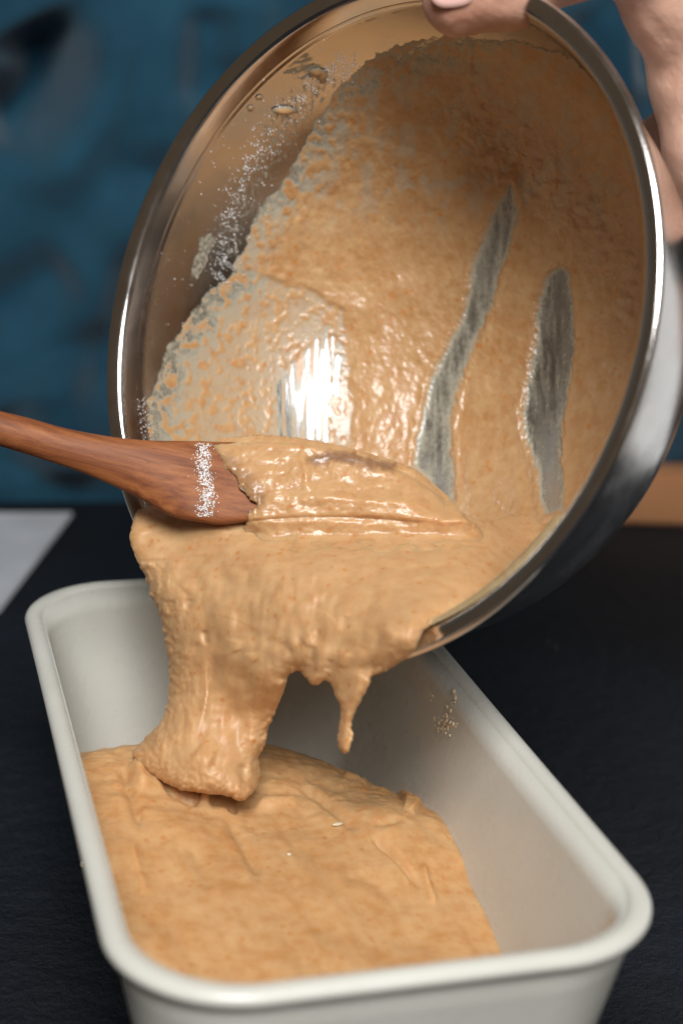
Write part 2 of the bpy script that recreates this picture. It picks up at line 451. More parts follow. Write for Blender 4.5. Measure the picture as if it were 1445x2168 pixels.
# inward normal
g = np.gradient(np.stack([X, Y, Z], -1), axis=0); h_ = np.stack([-np.sin(th), np.cos(th), 0 * th], -1)[None]
nl = np.cross(h_ + 0 * g, g); nl /= np.linalg.norm(nl, axis=-1)[..., None] + 1e-12
ctr_dir = -np.stack([X, Y, Z - 0.02], -1); nl *= np.sign((nl * ctr_dir).sum(-1))[..., None]
Nw = np.multiply.outer(nl[..., 0], bu) + np.multiply.outer(nl[..., 1], bv) - np.multiply.outer(nl[..., 2], bn)
pp = proj(Pw); px, py = pp[..., 0], pp[..., 1]
face = ((CAM - Pw) * Nw).sum(-1) > 0
edge_n = 9 * n2(px, py, 26, n=4, seed=3.1)
dC = polysdf(pp, COAT) + edge_n
dF = polysdf(pp, FILMZ) + 8 * n2(px, py, 40, n=2, seed=8.2)
d1 = polysdf(pp, STRIPE1) + 5 * n2(px, py, 14, 26, n=3, seed=4.4)
d2 = polysdf(pp, STRIPE2) + 5 * n2(px, py, 10, 22, n=3, seed=5.4)
dB = polysdf(pp, BRIGHT) + 10 * n2(px, py, 9, 60, n=3, seed=6.4)
dS = polysdf(pp, SMEAR) + 4 * n2(px, py, 10, n=3, seed=1.4)
bits = n2(px, py, 17, 20, n=3, seed=11.0); bits2 = n2(px, py, 38, 52, n=3, seed=12.0); fineb = n2(px, py, 7, 8, n=2, seed=13.0)
in_c = sstep(2, -7 - 10 * (px > 1000), dC + 5 * fineb * (px > 1000)); in_t = sstep(2, -24, dC)
t_thick = 0.9 + 0.55 * n2(px, py, 60, 90, n=3, seed=14.0) + 0.22 * bits + 0.05 * fineb
# thicker apron of batter in the lower middle and right
t_thick += 1.0 * sstep(0, -60, polysdf(pp, [(735,640),(830,560),(1000,560),(960,740),(900,860),(870,1000),(750,1000),(742,800)]))
t_thick += 0.9 * sstep(0, -40, polysdf(pp, [(1060,560),(1170,560),(1140,700),(1115,850),(1140,1080),(1150,1180),(960,1180),(960,940),(1010,700)]))
t_thick += 0.7 * sstep(0, -40, polysdf(pp, [(1215,640),(1340,600),(1320,760),(1190,1060),(1190,900),(1220,760)]))
bitm = sstep(-0.05, 0.45, bits + 0.5 * bits2)
t_film = 0.05 + 0.20 * bitm + 0.10 * np.clip(fineb, 0, 1)
filmw = sstep(6, -12, dF)
margin = sstep(-110, -8, dC + 40 * bits2) * sstep(1150, 950, px)
t = t_thick * (1 - filmw) + t_film * filmw
t = t * (1 - 0.8 * margin * (1 - bitm * 0.35))
cover = 1 - filmw * (0.30 * (1 - bitm)) - margin * 0.36 * (1 - bitm)
upper = sstep(330, 160, py) * sstep(1150, 950, px)
cover = cover - 0.34 * np.maximum(upper, 0.8 * sstep(600, 380, py)) * sstep(0.20, -0.30, bits2 + 0.4 * bits)
for dd, lo in ((d1 - 5, 0.34), (d2 - 3, 0.24)):
    k = sstep(12, -10, dd + 3 * fineb); t = t * (1 - k)
    cover = cover * (1 - k) + (lo + 0.18 * n2(px, py, 12, 70, n=2, seed=2.0) + 0.12 * sstep(-22, -2, dd)) * k
    t += 0.5 * np.exp(-((dd - 9) / 8) ** 2) * (dC < -20)          # raised edges beside each scrape
kb = sstep(6, -10, dB); strip = n2(px, py, 7, 120, n=2, seed=7.7)
cover = cover * (1 - kb) + np.clip(0.30 + 0.95 * strip + 0.25 * sstep(830, 700, py) + 0.4 * bitm * (px > 690), 0, 0.9) * kb; t = t * (1 - kb) + (0.02 + 0.3 * bitm * (px > 690)) * kb
t = t * in_t; t = t * (1 - 0.8 * sstep(-90, -40, dC) * (px > 1000)) 
cover = np.clip(cover, 0, 1) * in_c
ks = sstep(2, -3, dS); cover = np.maximum(cover, ks * (0.40 + 0.25 * fineb)); t = np.maximum(t, 0.02 * ks)
# streaky dry film between the bare steel and the batter, flecks near the upper left
DRY = [(470,560),(470,480),(500,400),(540,320),(560,260),(610,200),(690,150),(720,170),(660,240),(600,330),(560,400),(520,470),(500,540)]
kd = sstep(12, -8, polysdf(pp, DRY) + 14 * bits); dryc = kd * np.clip(0.14 + 0.6 * n2(px, py, 9, 12, n=3, seed=21.0), 0, 0.5)
TOPS = [(590,150),(640,60),(760,28),(860,20),(720,60),(650,110),(690,150),(640,170)]
kt = sstep(6, -6, polysdf(pp, TOPS) + 12 * n2(px, py, 34, 8, n=3, seed=22.0, rot=-0.3)); dryc = np.maximum(dryc, kt * np.clip(0.30 + 0.5 * n2(px, py, 40, 9, seed=23., rot=-0.3), 0, 0.5))
new = dryc > cover
cover = np.maximum(cover, dryc); t = np.where(new, np.maximum(t, 0.015), t)
for cx, cy, rx, ry, hh in ((628,72,24,15,2.0),(612,96,30,10,1.0),(655,66,9,8,1.6),(600,232,22,8,1.8),(670,152,14,9,1.2),(682,160,10,14,1.0),(548,205,7,5,.8),(530,228,6,6,.8),(545,156,7,3,.6)):
    q = np.exp(-(((px - cx) / rx) ** 2 + ((py - cy) / ry) ** 2) ** 1.4)
    t = np.maximum(t, hh * q); cover = np.maximum(cover, np.clip(q * 1.6, 0, 0.92) * (q > 0.15))
off = 0.00004 + t * 0.00095
keep = (cover > 0.02) & face
V = (Pw + Nw * off[..., None]).reshape(-1, 3)
idx = np.arange(nS * nT).reshape(nS, nT); r0 = idx[:-1]; r1 = idx[1:]
Q = np.stack([r0, np.roll(r0, -1, 1), np.roll(r1, -1, 1), r1], -1).reshape(-1, 4)
K = keep.reshape(-1)[Q].any(1); Q = Q[K]
used, inv = np.unique(Q, return_inverse=True)
o = mesh_obj('smeared_batter', V[used], inv.reshape(-1, 4), M_film, attrs={'cover': cover.reshape(-1)[used]})
tag(o, 'thin smears of orange-flecked batter coating the inside of the steel bowl', 'batter')

# ------------------------------------------------------------------ generic sculpted sheet with a traced outline
def blob_sheet(name, poly, front, thick, edge_w, mt, step=2.3, rag=None, clampback=True, attrs=None, grow=0):
    poly = smooth_poly(poly, 2)
    x0, y0 = poly.min(0) - 8; x1, y1 = poly.max(0) + 8
    gx = np.arange(x0, x1, step); gy = np.arange(y0, y1, step)
    PX, PY = np.meshgrid(gx, gy)
    P = np.stack([PX, PY], -1)
    def sd(P):
        d = polysdf(P, poly)
        if rag is not None: d = d + rag(P[..., 0], P[..., 1])
        return d
    D = sd(P)
    gyy, gxx = np.gradient(D, step); gl = np.sqrt(gxx ** 2 + gyy ** 2) + 1e-6
    mv = (D > 0) & (D < step * 1.6)
    PX = np.where(mv, PX - gxx / gl * D / np.maximum(gl, .5), PX); PY = np.where(mv, PY - gyy / gl * D / np.maximum(gl, .5), PY)
    ok = D < step * 1.45
    n = PX.shape; idx = np.arange(PX.size).reshape(n)
    q = np.stack([idx[:-1, :-1], idx[:-1, 1:], idx[1:, 1:], idx[1:, :-1]], -1).reshape(-1, 4)
    q = q[ok.ravel()[q].all(1)]
    used, inv = np.unique(q, return_inverse=True); q = inv.reshape(-1, 4)
    px, py = PX.ravel()[used], PY.ravel()[used]; e = np.maximum(0, -np.where(mv, 0, D).ravel()[used])
    T = thick(px, py); W = edge_w(px, py)
    k = 1 - np.minimum(e / W, 1); h = T * np.sqrt(np.clip(1 - k * k, 0, 1))
    fr = front(px, py, e)
    fd = fr + T - h; bd = fr + T + h * 0.9
    if clampback:
        wd = wall_depth(px, py)
        ins = inside_rim(px, py)
        fd = np.where(ins, np.minimum(fd, wd + 0.0002), fd); bd = np.where(ins, np.minimum(bd, wd + 0.0004), bd)
    if clampback:
        far_side = (px > 905) & (py > 1000) & ~ins
        for dd_ in (fd, bd):
            x_, y_, z_ = bowl_local(unproj(px, py, dd_))
            lim = wall_r(z_)
            for it in range(60):
                bad = far_side & (np.hypot(x_, y_) > lim + 0.0002) & (z_ > 0.0)
                if not bad.any(): break
                dd_[bad] += 0.001
                x_, y_, z_ = bowl_local(unproj(px, py, dd_)); lim = wall_r(z_)
    # boundary of the quad patch
    ed = np.sort(np.concatenate([q[:, [0, 1]], q[:, [1, 2]], q[:, [2, 3]], q[:, [3, 0]]]), axis=1)
    raw = np.concatenate([q[:, [0, 1]], q[:, [1, 2]], q[:, [2, 3]], q[:, [3, 0]]])
    key = ed[:, 0] * len(px) + ed[:, 1]; _, first, cnt = np.unique(key, return_index=True, return_counts=True)
    bnd = raw[first[cnt == 1]]
    nv = len(px)
    side = np.stack([bnd[:, 1], bnd[:, 0], bnd[:, 0] + nv, bnd[:, 1] + nv], -1)
    V = np.concatenate([unproj(px, py, fd), unproj(px, py, bd)])
    Q = np.concatenate([q[:, ::-1], q + nv, side[:, ::-1]])
    at = {k_: np.concatenate([f_2(px, py)] * 2) for k_, f_2 in (attrs or {}).items()}
    return mesh_obj(name, V, Q, mt, attrs=at)
th = np.linspace(0, 2 * np.pi, 90, endpoint=False)
RIMPOLY = proj(bowl_world(0.0925 * np.cos(th), 0.0925 * np.sin(th), 0 * th + 0.007))
def inside_rim(px, py): return polysdf(np.stack([px, py], -1), RIMPOLY) < 0

# ------------------------------------------------------------------ the pouring batter: pool on the lip, curtain, drips
POUR = [(300,1066),(284,1091),(272,1135),(287,1185),(312,1228),(317,1262),(334,1290),(346,1340),(351,1371),(359,1418),(357,1460),(350,1515),(328,1544),(302,1567),
        (276,1593),(287,1612),(309,1634),(347,1657),(369,1668),(399,1677),(440,1681),(478,1684),(508,1698),(528,1690),(549,1657),(550,1638),(547,1619),(552,1593),(564,1574),(565,1552),
        (579,1518),(593,1481),(607,1451),(608,1431),(623,1419),(642,1425),(655,1445),(664,1453),(683,1443),(700,1442),(709,1473),(721,1496),(721,1523),
        (713,1562),(717,1585),(729,1599),(740,1587),(746,1570),(742,1535),(752,1504),(771,1469),(783,1446),(787,1430),(822,1419),(860,1395),(878,1378),
        (888,1352),(898,1328),(925,1325),(1010,1305),(1090,1245),(1170,1170),(1215,1110),(1170,1080),(1080,1090),(1020,1110),(940,1060),(700,1000),(450,1040)]
ctrl = []
def C(px, py, d): ctrl.append((px, py, d))
for x, y, dl in [(430,1250,-.004),(520,1300,-.005),(600,1330,-.006),(700,1350,-.006),(790,1370,-.007),(880,1325,-.008),
                 (560,1240,-.003),(650,1260,-.002),(760,1260,.003),(860,1250,.010),(950,1240,.020),(1040,1230,.040),(930,1310,.004),(1010,1290,.02),(1110,1200,.072),(1090,1250,.05),
                 (430,1110,.004),(560,1110,.014),(700,1110,.029),(820,1110,.041),(930,1110,.052),(1030,1110,.064),(1120,1090,.092),(1180,1120,.095),
                 (430,1180,.000),(560,1180,.003),(700,1190,.010),(820,1190,.020),(930,1185,.032),(1010,1175,.047),(1080,1170,.070),(330,1080,.004),
                 (450,1040,.008),(700,1020,.028)]:
    C(x, y, float(rim_depth(np.array(float(x)), np.array(float(y)))) + dl)
for x, y, d in [(360,1340,.484),(380,1420,.484),(450,1430,.475),(540,1440,.4615),(600,1440,.455),(380,1500,.482),(450,1510,.476),(540,1510,.473),(340,1570,.480),(430,1590,.470),(520,1590,.474),
                (300,1600,.482),(400,1650,.468),(500,1680,.466),(545,1650,.474),(640,1428,.4480),(700,1434,.4420),(780,1430,.4330),(730,1500,.4420),(730,1590,.4425)]:
    C(x, y, d)
for a_ in np.linspace(0, 2 * np.pi, 120, endpoint=False):
    pr_ = bowl_world(np.array(0.1 * math.cos(a_)), np.array(0.1 * math.sin(a_)), np.array(0.0)); q_ = proj(pr_)
    if (380 < q_[0] < 905 and q_[1] > 1200) or (262 < q_[0] <= 380 and q_[1] > 1085):
        dd_ = float((pr_ - CAM) @ RW[:, 2]); C(float(q_[0]), float(q_[1]), dd_ - 0.0055 - 0.0015 * (q_[0] < 380) - 0.004 * sstep(800, 880, float(q_[0])))
D_main = tps(ctrl)
FOLDS = [  # (points, width px, amplitude m, kind)
    ([(444,1345),(446,1312),(447,1290),(474,1262),(515,1238),(560,1222)], 11, 0.0022, 's'),
    ([(656,1312),(653,1288),(664,1268),(700,1257),(745,1262)], 16, -0.0014, 's'),
    ([(365,1258),(362,1285),(372,1312)], 4, -0.0010, 'r'), ([(402,1258),(401,1280),(392,1300)], 5, -0.0010, 'r'),
    ([(432,1322),(434,1350),(440,1378)], 5, -0.0018, 'r'), ([(418,1300),(420,1345),(415,1385)], 9, 0.0012, 'r'),
    ([(412,1392),(440,1384),(478,1396),(512,1418),(560,1430),(590,1446)], 20, -0.0022, 's'),
    ([(500,1340),(497,1370),(505,1390)], 12, 0.0014, 'r'), ([(528,1372),(530,1395),(545,1408)], 9, 0.0012, 'r'),
    ([(585,1345),(610,1375),(622,1400)], 7, -0.0012, 'r'), ([(560,1300),(575,1340),(600,1370)], 12, 0.0010, 'r'),
    ([(672,1335),(650,1355),(634,1368)], 9, 0.0014, 'r'), ([(664,1352),(660,1385),(655,1420)], 5, -0.0014, 'r'), ([(690,1330),(665,1345),(668,1375)], 6, -0.0010, 'r'),
    ([(700,1385),(697,1410),(690,1430)], 5, -0.0012, 'r'), ([(740,1365),(725,1395),(722,1430)], 10, 0.0010, 'r'),
    ([(780,1310),(775,1350),(760,1390)], 14, 0.0008, 'r'), ([(830,1330),(820,1370)], 14, 0.0008, 'r'),
    ([(735,1290),(728,1320),(735,1340)], 6, -0.0009, 'r'),
    ([(470,1420),(490,1480),(500,1560),(505,1640)], 12, -0.0018, 'r'), ([(500,1410),(515,1450),(540,1500)], 10, -0.0010, 'r'),
    ([(440,1440),(445,1500),(440,1560)], 16, 0.0012, 'r'), ([(530,1500),(540,1560),(535,1620),(530,1660)], 9, 0.0016, 'r'),
    ([(512,1600),(515,1640),(512,1680)], 6, -0.0016, 'r'), ([(400,1580),(430,1600),(470,1620)], 22, 0.0018, 'r'),
    ([(310,1600),(350,1570),(400,1545)], 12, 0.0008, 'r'), ([(538,1660),(530,1680),(540,1695)], 7, 0.0018, 'r'),
    ([(800,1135),(850,1143),(900,1150),(950,1158)], 10, 0.0012, 'r'), ([(760,1110),(820,1122),(900,1128),(985,1130)], 9, -0.0010, 'r'),
    ([(840,1160),(900,1166),(970,1163),(1010,1150)], 8, -0.0009, 'r'),
    ([(400,1210),(395,1240),(380,1255)], 14, 0.0007, 'r'), ([(330,1160),(350,1200),(352,1240)], 12, -0.0007, 'r'),
    ([(300,1110),(310,1150),(330,1180)], 9, -0.0007, 'r'), ([(600,1225),(640,1222),(690,1235)], 18, 0.0009, 'r'),
    ([(560,1240),(600,1262),(640,1300)], 20, 0.0009, 'r'),
]
def pour_front(px, py, e):
    d = D_main(px, py)
    lumps = n2(px, py, 70, 55, n=2, seed=31.0) * 0.0011
    hor = sstep(1260, 1190, py)
    st = n2(px, py, 120, 16, n=3, seed=32.0, rot=-0.06) * 0.00045 * hor
    ver = (1 - hor) * (n2(px, py, 30, 95, n=2, seed=33.0, rot=0.12) * 0.00060 + n2(px, py, 26, 40, n=1, seed=36.) * 0.00015)
    f2 = 0
    left = sstep(90, 10, e) * (px < 480) * (py > 1190) * n2(px, py, 11, 17, n=2, seed=35.0) * 0.0006
    k = sstep(1110, 1190, px); wd = wall_depth(px, py); wd = np.where(wd > 5, d, wd)
    d = d * (1 - k) + (wd + 0.0012) * k
    return d - strokes(px, py, [(a, b * 1.4, c * 0.7, k2) for a, b, c, k2 in FOLDS]) + lumps + st + ver + f2 + left
def drip_mask(px, py): return sstep(1405, 1450, py) * (px > 615)
o = blob_sheet('pouring_batter', POUR, pour_front,
               lambda x, y: (0.0085 - 0.0045 * sstep(360, 300, x) * sstep(1230, 1190, y)) * (1 - drip_mask(x, y)) + 0.0032 * drip_mask(x, y),
               lambda x, y: 62 * (1 - drip_mask(x, y)) + 26 * drip_mask(x, y), M_batter,
               rag=lambda x, y: (2.6 * n2(x, y, 13, n=2, seed=41.) * (y > 1190) + 1.5 * n2(x, y, 20, n=2, seed=42.)))
tag(o, 'thick tan batter pouring over the bowl lip in a wide ribbon and short drips', 'batter')

# ------------------------------------------------------------------ wooden spoon
spoon_st = [  # centre x, top y, bottom y, depth, half thickness (m)
    (-260, 800, 862, .478, .0045), (-120, 838, 905, .481, .0046), (0, 871, 944, .484, .0047), (60, 885, 961, .486, .0046), (130, 906, 984, .488, .0044), (190, 918, 1005, .489, .0043),
    (250, 927, 1031, .4895, .0042), (300, 932, 1055, .4895, .0040), (340, 934, 1078, .489, .0037), (375, 935, 1096, .4885, .0034), (425, 936, 1103, .488, .0031), (470, 938, 1112, .487, .0029),
    (560, 936, 1098, .486, .0028), (680, 944, 1092, .484, .0027), (790, 974, 1096, .482, .0026), (870, 1008, 1104, .4805, .0025), (922, 1044, 1108, .4805, .0020), (945, 1066, 1106, .480, .0016), (955, 1078, 1102, .480, .0009)]
S = np.array(spoon_st, float)
# resample
ts = np.linspace(0, len(S) - 1, 110); S2 = np.stack([np.interp(ts, np.arange(len(S)), S[:, k]) for k in range(5)], -1)
for _ in range(5): S2[1:-1] = (S2[:-2] + 2 * S2[1:-1] + S2[2:]) / 4
rings = []
m_ = 56
an = np.linspace(0, 2 * np.pi, m_, endpoint=False)
sup = lambda v, p: np.sign(v) * np.abs(v) ** p
for k, (cx, ty, by, dp, ht) in enumerate(S2):
    blade = sstep(260, 420, cx)
    skew = -0.10 * (by - ty) * (1 - blade * 0.4)
    top = unproj(cx - skew * 0.5, ty, dp + 0.004 * blade); bot = unproj(cx + skew * 0.5, by, dp - 0.006 * blade)
    c = (top + bot) / 2; v = (top - bot) / 2
    ax = unproj(cx + 30, (ty + by) / 2, dp) - unproj(cx - 30, (ty + by) / 2, dp); ax /= np.linalg.norm(ax)
    nn = np.cross(ax, v); nn /= np.linalg.norm(nn)
    if nn @ (CAM - c) < 0: nn = -nn
    p = 0.95 - 0.30 * blade
    cs, sn = sup(np.cos(an), p), sup(np.sin(an), p)
    dish = 0.0016 * sstep(470, 600, cx) * np.clip(np.sin(an), 0, 1) * (1 - np.abs(np.cos(an)) ** 2)
    rings.append(c + cs[:, None] * v + (sn * ht - dish)[:, None] * nn)
V, Q = rings_mesh(np.array(rings), True, True); V_spoon, Q_spoon = V.copy(), Q
spoon = empty('wooden_spoon', unproj(300, 1000, .4895).tolist(), 'dark walnut wooden spoon resting on the bowl rim with its blade in the batter', 'spoon')
# local frame along the handle so that the grain runs lengthwise
sax = unproj(425, 1015, .488) - unproj(0, 905, .484); sax /= np.linalg.norm(sax)
say = np.cross([0, 0, 1.0], sax); say /= np.linalg.norm(say); saz = np.cross(sax, say)
sc = np.array(unproj(300, 1000, .4895))
Vl = (V - sc) @ np.stack([sax, say, saz], -1)
o = mesh_obj('spoon_body', Vl, Q, M_wood); o.parent = spoon
o.matrix_local = Matrix(((sax[0], say[0], saz[0], 0), (sax[1], say[1], saz[1], 0), (sax[2], say[2], saz[2], 0), (0, 0, 0, 1))); fix_normals(o)
def spoon_front(px, py):
    t_ = np.interp(px, S2[:, 0], np.arange(len(S2)))
    ty = np.interp(t_, np.arange(len(S2)), S2[:, 1]); by = np.interp(t_, np.arange(len(S2)), S2[:, 2]); dp = np.interp(t_, np.arange(len(S2)), S2[:, 3]); ht = np.interp(t_, np.arange(len(S2)), S2[:, 4])
    bl = sstep(260, 420, px); q = np.clip((py - ty) / (by - ty), -.2, 1.2)
    return dp + (0.004 - 0.010 * q) * bl - ht * np.sqrt(np.clip(1 - np.abs(2 * q - 1) ** 3, 0, 1)), q

COATS = [(446,945),(456,932),(485,926),(517,924),(543,920),(591,922),(639,928),(700,937),(761,954),(822,970),(881,994),(910,1018),(950,1052),(966,1072),(980,1090),(1010,1112),(1032,1136),(1034,1152),
         (1004,1180),(900,1205),(700,1210),(560,1180),(520,1140),(512,1110),(530,1082),(548,1068),(520,1050),(510,1030),(500,1005),(478,998),(470,970)]
SF = [([(560,1058),(620,1052),(700,1055),(800,1062),(900,1068),(945,1072)], 13, 0.0013, 'r'), ([(500,940),(600,936),(700,950),(800,972),(870,1005)], 12, 0.0009, 'r'),
      ([(630,935),(645,980),(650,1030),(648,1060)], 9, 0.0009, 'r'), ([(560,985),(600,1000),(625,1010)], 18, -0.0006, 'r'), ([(700,1000),(800,1020),(900,1040)], 20, -0.0010, 'r'),
      ([(600,1095),(750,1100),(900,1105),(980,1115)], 9, -0.0010, 'r'), ([(800,1135),(850,1143),(900,1150),(950,1158)], 10, 0.0014, 'r'), ([(840,1163),(900,1169),(970,1166),(1015,1150)], 7, -0.0009, 'r')]
def coat_front(px, py, e):
    sf, q = spoon_front(np.clip(px, 300, 940), np.minimum(py, 1105))
    lay = sf - 0.0016 - 0.0010 * sstep(470, 560, px)
    dm = D_main(px, py)
    k = sstep(1100, 1165, py); k = np.maximum(k, sstep(990, 1060, px))
    d = lay * (1 - k) + (dm - 0.0004) * k
    d += 0.006 * sstep(1160, 1215, py)
    d += n2(px, py, 60, 40, n=2, seed=51.) * 0.0007 + n2(px, py, 26, 16, n=2, seed=52.) * 0.00028 + n2(px, py, 10, 9, n=2, seed=53.) * 0.00009 * sstep(1110, 1060, py)
    return d - strokes(px, py, SF)
def wood_attr(px, py):
    P = np.stack([px, py], -1)
    a = sstep(12, -6, polysdf(P, [(650,975),(700,958),(740,962),(835,985),(830,996),(760,984),(700,974),(668,982)]) + 10 * n2(px, py, 18, n=3, seed=54.)) * 0.75
    b = sstep(16, -10, polysdf(P, [(440,930),(500,980),(530,1010),(560,1045),(556,1075),(440,1080)]) + 10 * n2(px, py, 20, n=3, seed=55.)) * 0.45
    return np.maximum(a, b)
o = blob_sheet('spoon_batter', COATS, coat_front, lambda x, y: 0.0018 - 0.0006 * (x < 540) * (y < 1100) + 0.0045 * sstep(960, 1010, x) + 0.003 * sstep(1080, 1130, y), lambda x, y: 15 + 18 * sstep(600, 520, x) + 25 * sstep(1080, 1130, y), M_spoonbatter, step=2.0,
               rag=lambda x, y: 2.2 * n2(x, y, 11, n=3, seed=56.) + 9 * n2(x, y, 16, n=3, seed=57.) * (x < 560) * (y > 960), attrs={'wood': wood_attr})
tag(o, 'wet glistening batter heaped over the wooden spoon blade', 'batter')

# ------------------------------------------------------------------ loaf pan
PW, PL, PX0, PY0 = 0.065, 0.1265, 0.065, 0.1265
pan = empty('loaf_pan', (PX0, PY0, TZ), 'cream enamel rectangular loaf pan half full of batter, standing on the black counter', 'baking pan')
def rrect(hx, hy, r, z, k=14):
    pts = []
    for cx, cy, a0 in ((hx - r, hy - r, 0), (-hx + r, hy - r, 90), (-hx + r, -hy + r, 180), (hx - r, -hy + r, 270)):
        for a in np.linspace(a0, a0 + 90, k): pts.append((PX0 + cx + r * math.cos(math.radians(a)), PY0 + cy + r * math.sin(math.radians(a)), z))
    # straight sides subdivided by repeating end points keeps rings aligned
    return pts
DR = 0.215
ZF = -0.070
def ring(ins, z): return rrect(PW - ins, PL - ins, max(0.031 - ins * 0.75, 0.006), z)
body = []
for z in np.linspace(-0.0012, ZF + 0.006, 9): body.append(ring(0.0056 + DR * -z, z))           # inner wall
for a in np.linspace(0, 90, 6)[1:]: body.append(ring(0.0056 + DR * 0.064 + 0.006 * (1 - math.cos(math.radians(a))), ZF + 0.006 - 0.006 * math.sin(math.radians(a))))
inner = [np.array(r) for r in body]
fl = np.array(ring(0.0056 + DR * 0.064 + 0.0061, ZF)); ctr = fl.mean(0)
for s_ in (0.6, 0.25): inner.append(ctr + (fl - ctr) * s_)
outer = []
for z in np.linspace(-0.0045, ZF - 0.0035, 9): outer.append(np.array(ring(0.0019 + DR * -z, z)))
b2 = np.array(ring(0.0019 + DR * 0.0735 + 0.004, ZF - 0.0078)); outer.append(b2)
Rg = np.array([ctr + (b2 - ctr) * 0.3 - np.array([0, 0, .0]), b2] + outer[::-1][1:] + inner)
Rg[0][:, 2] = ZF - 0.0078
V, Q = rings_mesh(Rg, True, True)
o = mesh_obj('pan_body', V, Q, M_enamel, pan); fix_normals(o)
rim = []
for a in np.linspace(0, 360, 22, endpoint=False):
    ca, sa = math.cos(math.radians(a)), math.sin(math.radians(a))
    rim.append(ring(0.0029 - 0.0029 * ca, -0.0023 + 0.0023 * sa * (1.0 if sa > 0 else 1.1)))
rim.append(rim[0])
V, Q = rings_mesh(np.array([np.array(r) for r in rim])); o = mesh_obj('rolled_rim', V, Q, M_enamel, pan); fix_normals(o)

# ------------------------------------------------------------------ batter lying in the pan
Zp = tps([(.018,.17,-.025),(.033,.178,-.027),(.05,.190,-.034),(.075,.190,-.036),(.100,.180,-.040),(.116,.165,-.044),(.117,.128,-.036),(.105,.135,-.034),(.117,.08,-.045),(.117,.03,-.047),(.065,.03,-.042),(.018,.03,-.038),
          (.015,.08,-.033),(.065,.08,-.037),(.05,.145,-.0315),(.08,.14,-.034),(.03,.13,-.029),(.014,.13,-.028),(.09,.10,-.038),(.03,.215,-.056),(.065,.222,-.061),(.10,.218,-.062),(.02,.235,-.066),(.065,.24,-.069),(.11,.235,-.069),(.012,.20,-.040),(.118,.20,-.056),(.065,0.0,-.045)])
gx = np.linspace(0.004, 0.126, 260); gy = np.linspace(0.004, 0.249, 470)
GX, GY = np.meshgrid(gx, gy)
GZ = Zp(GX, GY)
PF = [([(215,1570),(225,1640),(245,1720),(270,1800)], 14, -0.0016, 'r'), ([(245,1575),(265,1640),(290,1700)], 18, 0.0014, 'r'),
      ([(290,1625),(330,1665),(380,1692),(420,1700)], 9, -0.0022, 'r'), ([(400,1690),(450,1700),(520,1708)], 8, -0.0016, 'r'), ([(400,1680),(415,1692),(430,1690)], 9, 0.0022, 'r'),
      ([(500,1712),(560,1696),(610,1694),(680,1684)], 12, 0.0016, 'r'), ([(440,1712),(475,1750),(520,1830),(560,1900)], 13, -0.0012, 'r'), ([(500,1720),(480,1712),(455,1708)], 7, -0.0012, 'r'),
      ([(610,1640),(680,1680),(740,1720),(830,1790)], 12, -0.0014, 'r'), ([(620,1625),(700,1655),(780,1660)], 9, -0.0008, 'r'), ([(790,1740),(830,1780),(860,1800),(920,1860),(960,1910)], 8, -0.0014, 'r'),
      ([(800,1730),(850,1750),(910,1720)], 8, -0.0008, 'r'), ([(880,1680),(922,1690),(940,1730)], 22, 0.0022, 'r'), ([(720,1620),(780,1640),(850,1650)], 10, 0.0010, 'r'),
      ([(230,1740),(240,1850),(280,1950)], 14, 0.0009, 'r'), ([(330,1750),(400,1840),(420,1940)], 16, -0.0007, 'r'), ([(930,1790),(960,1880),(1000,1960)], 10, 0.0010, 'r'), ([(700,1900),(800,1850),(900,1950)], 16, -0.0006, 'r')]
pj = proj(np.stack([GX, GY, GZ], -1))
GZ = GZ + 1.35 * strokes(pj[..., 0], pj[..., 1], PF)
W3 = np.stack([GX, GY, 0 * GX], -1)
GZ += 0.0014 * fbm(W3 * 34 + 3, 2) + 0.00050 * fbm(W3 * np.array([120, 45, 1]) + 9, 2) + 0.0010 * fbm(W3 * np.array([90, 130, 1]) + 40, 3) * sstep(0.09, 0.17, GY)
# a wave crest: raised texture towards the back right
GZ += 0.0010 * sstep(0.06, 0.10, GX) * sstep(0.10, 0.16, GY) * np.abs(fbm(W3 * 120 + 5, 3))
inset = 0.0056 - DR * np.minimum(GZ, -0.004) - 0.0004
bot = np.maximum(ZF - 0.001 + 0 * GZ, -1)
def squash(X, Y, ins):
    # map the rectangle grid into the pan's rounded outline at the surface height
    hx, hy = PW - ins, PL - ins; r = np.maximum(0.031 - ins * 0.75, 0.006)
    u = (X - gx[0]) / (gx[-1] - gx[0]) * 2 - 1; v = (Y - gy[0]) / (gy[-1] - gy[0]) * 2 - 1
    x = u * hx; y = v * hy
    qx = np.maximum(np.abs(x) - (hx - r), 0); qy = np.maximum(np.abs(y) - (hy - r), 0)
    L = np.hypot(qx, qy) + 1e-12; k = np.maximum(qx, qy) / L
    x = np.where((qx > 0) & (qy > 0), np.sign(x) * (hx - r + qx * k), x); y = np.where((qx > 0) & (qy > 0), np.sign(y) * (hy - r + qy * k), y)
    return PX0 + x, PY0 + y
SX, SY = squash(GX, GY, inset)
BX, BY = squash(GX, GY, 0.0056 - DR * ZF - 0.0004 + 0 * GZ)
n = GX.shape; idx = np.arange(GX.size).reshape(n)
q = np.stack([idx[:-1, :-1], idx[:-1, 1:], idx[1:, 1:], idx[1:, :-1]], -1).reshape(-1, 4)
loop = np.concatenate([idx[0, :-1], idx[:-1, -1], idx[-1, :0:-1], idx[:0:-1, 0]]); l2 = np.roll(loop, -1)
Vt = np.stack([SX, SY, np.maximum(GZ, ZF + 0.0005)], -1).reshape(-1, 3); Vb = np.stack([BX, BY, 0 * GZ + ZF + 0.0001], -1).reshape(-1, 3)[loop]
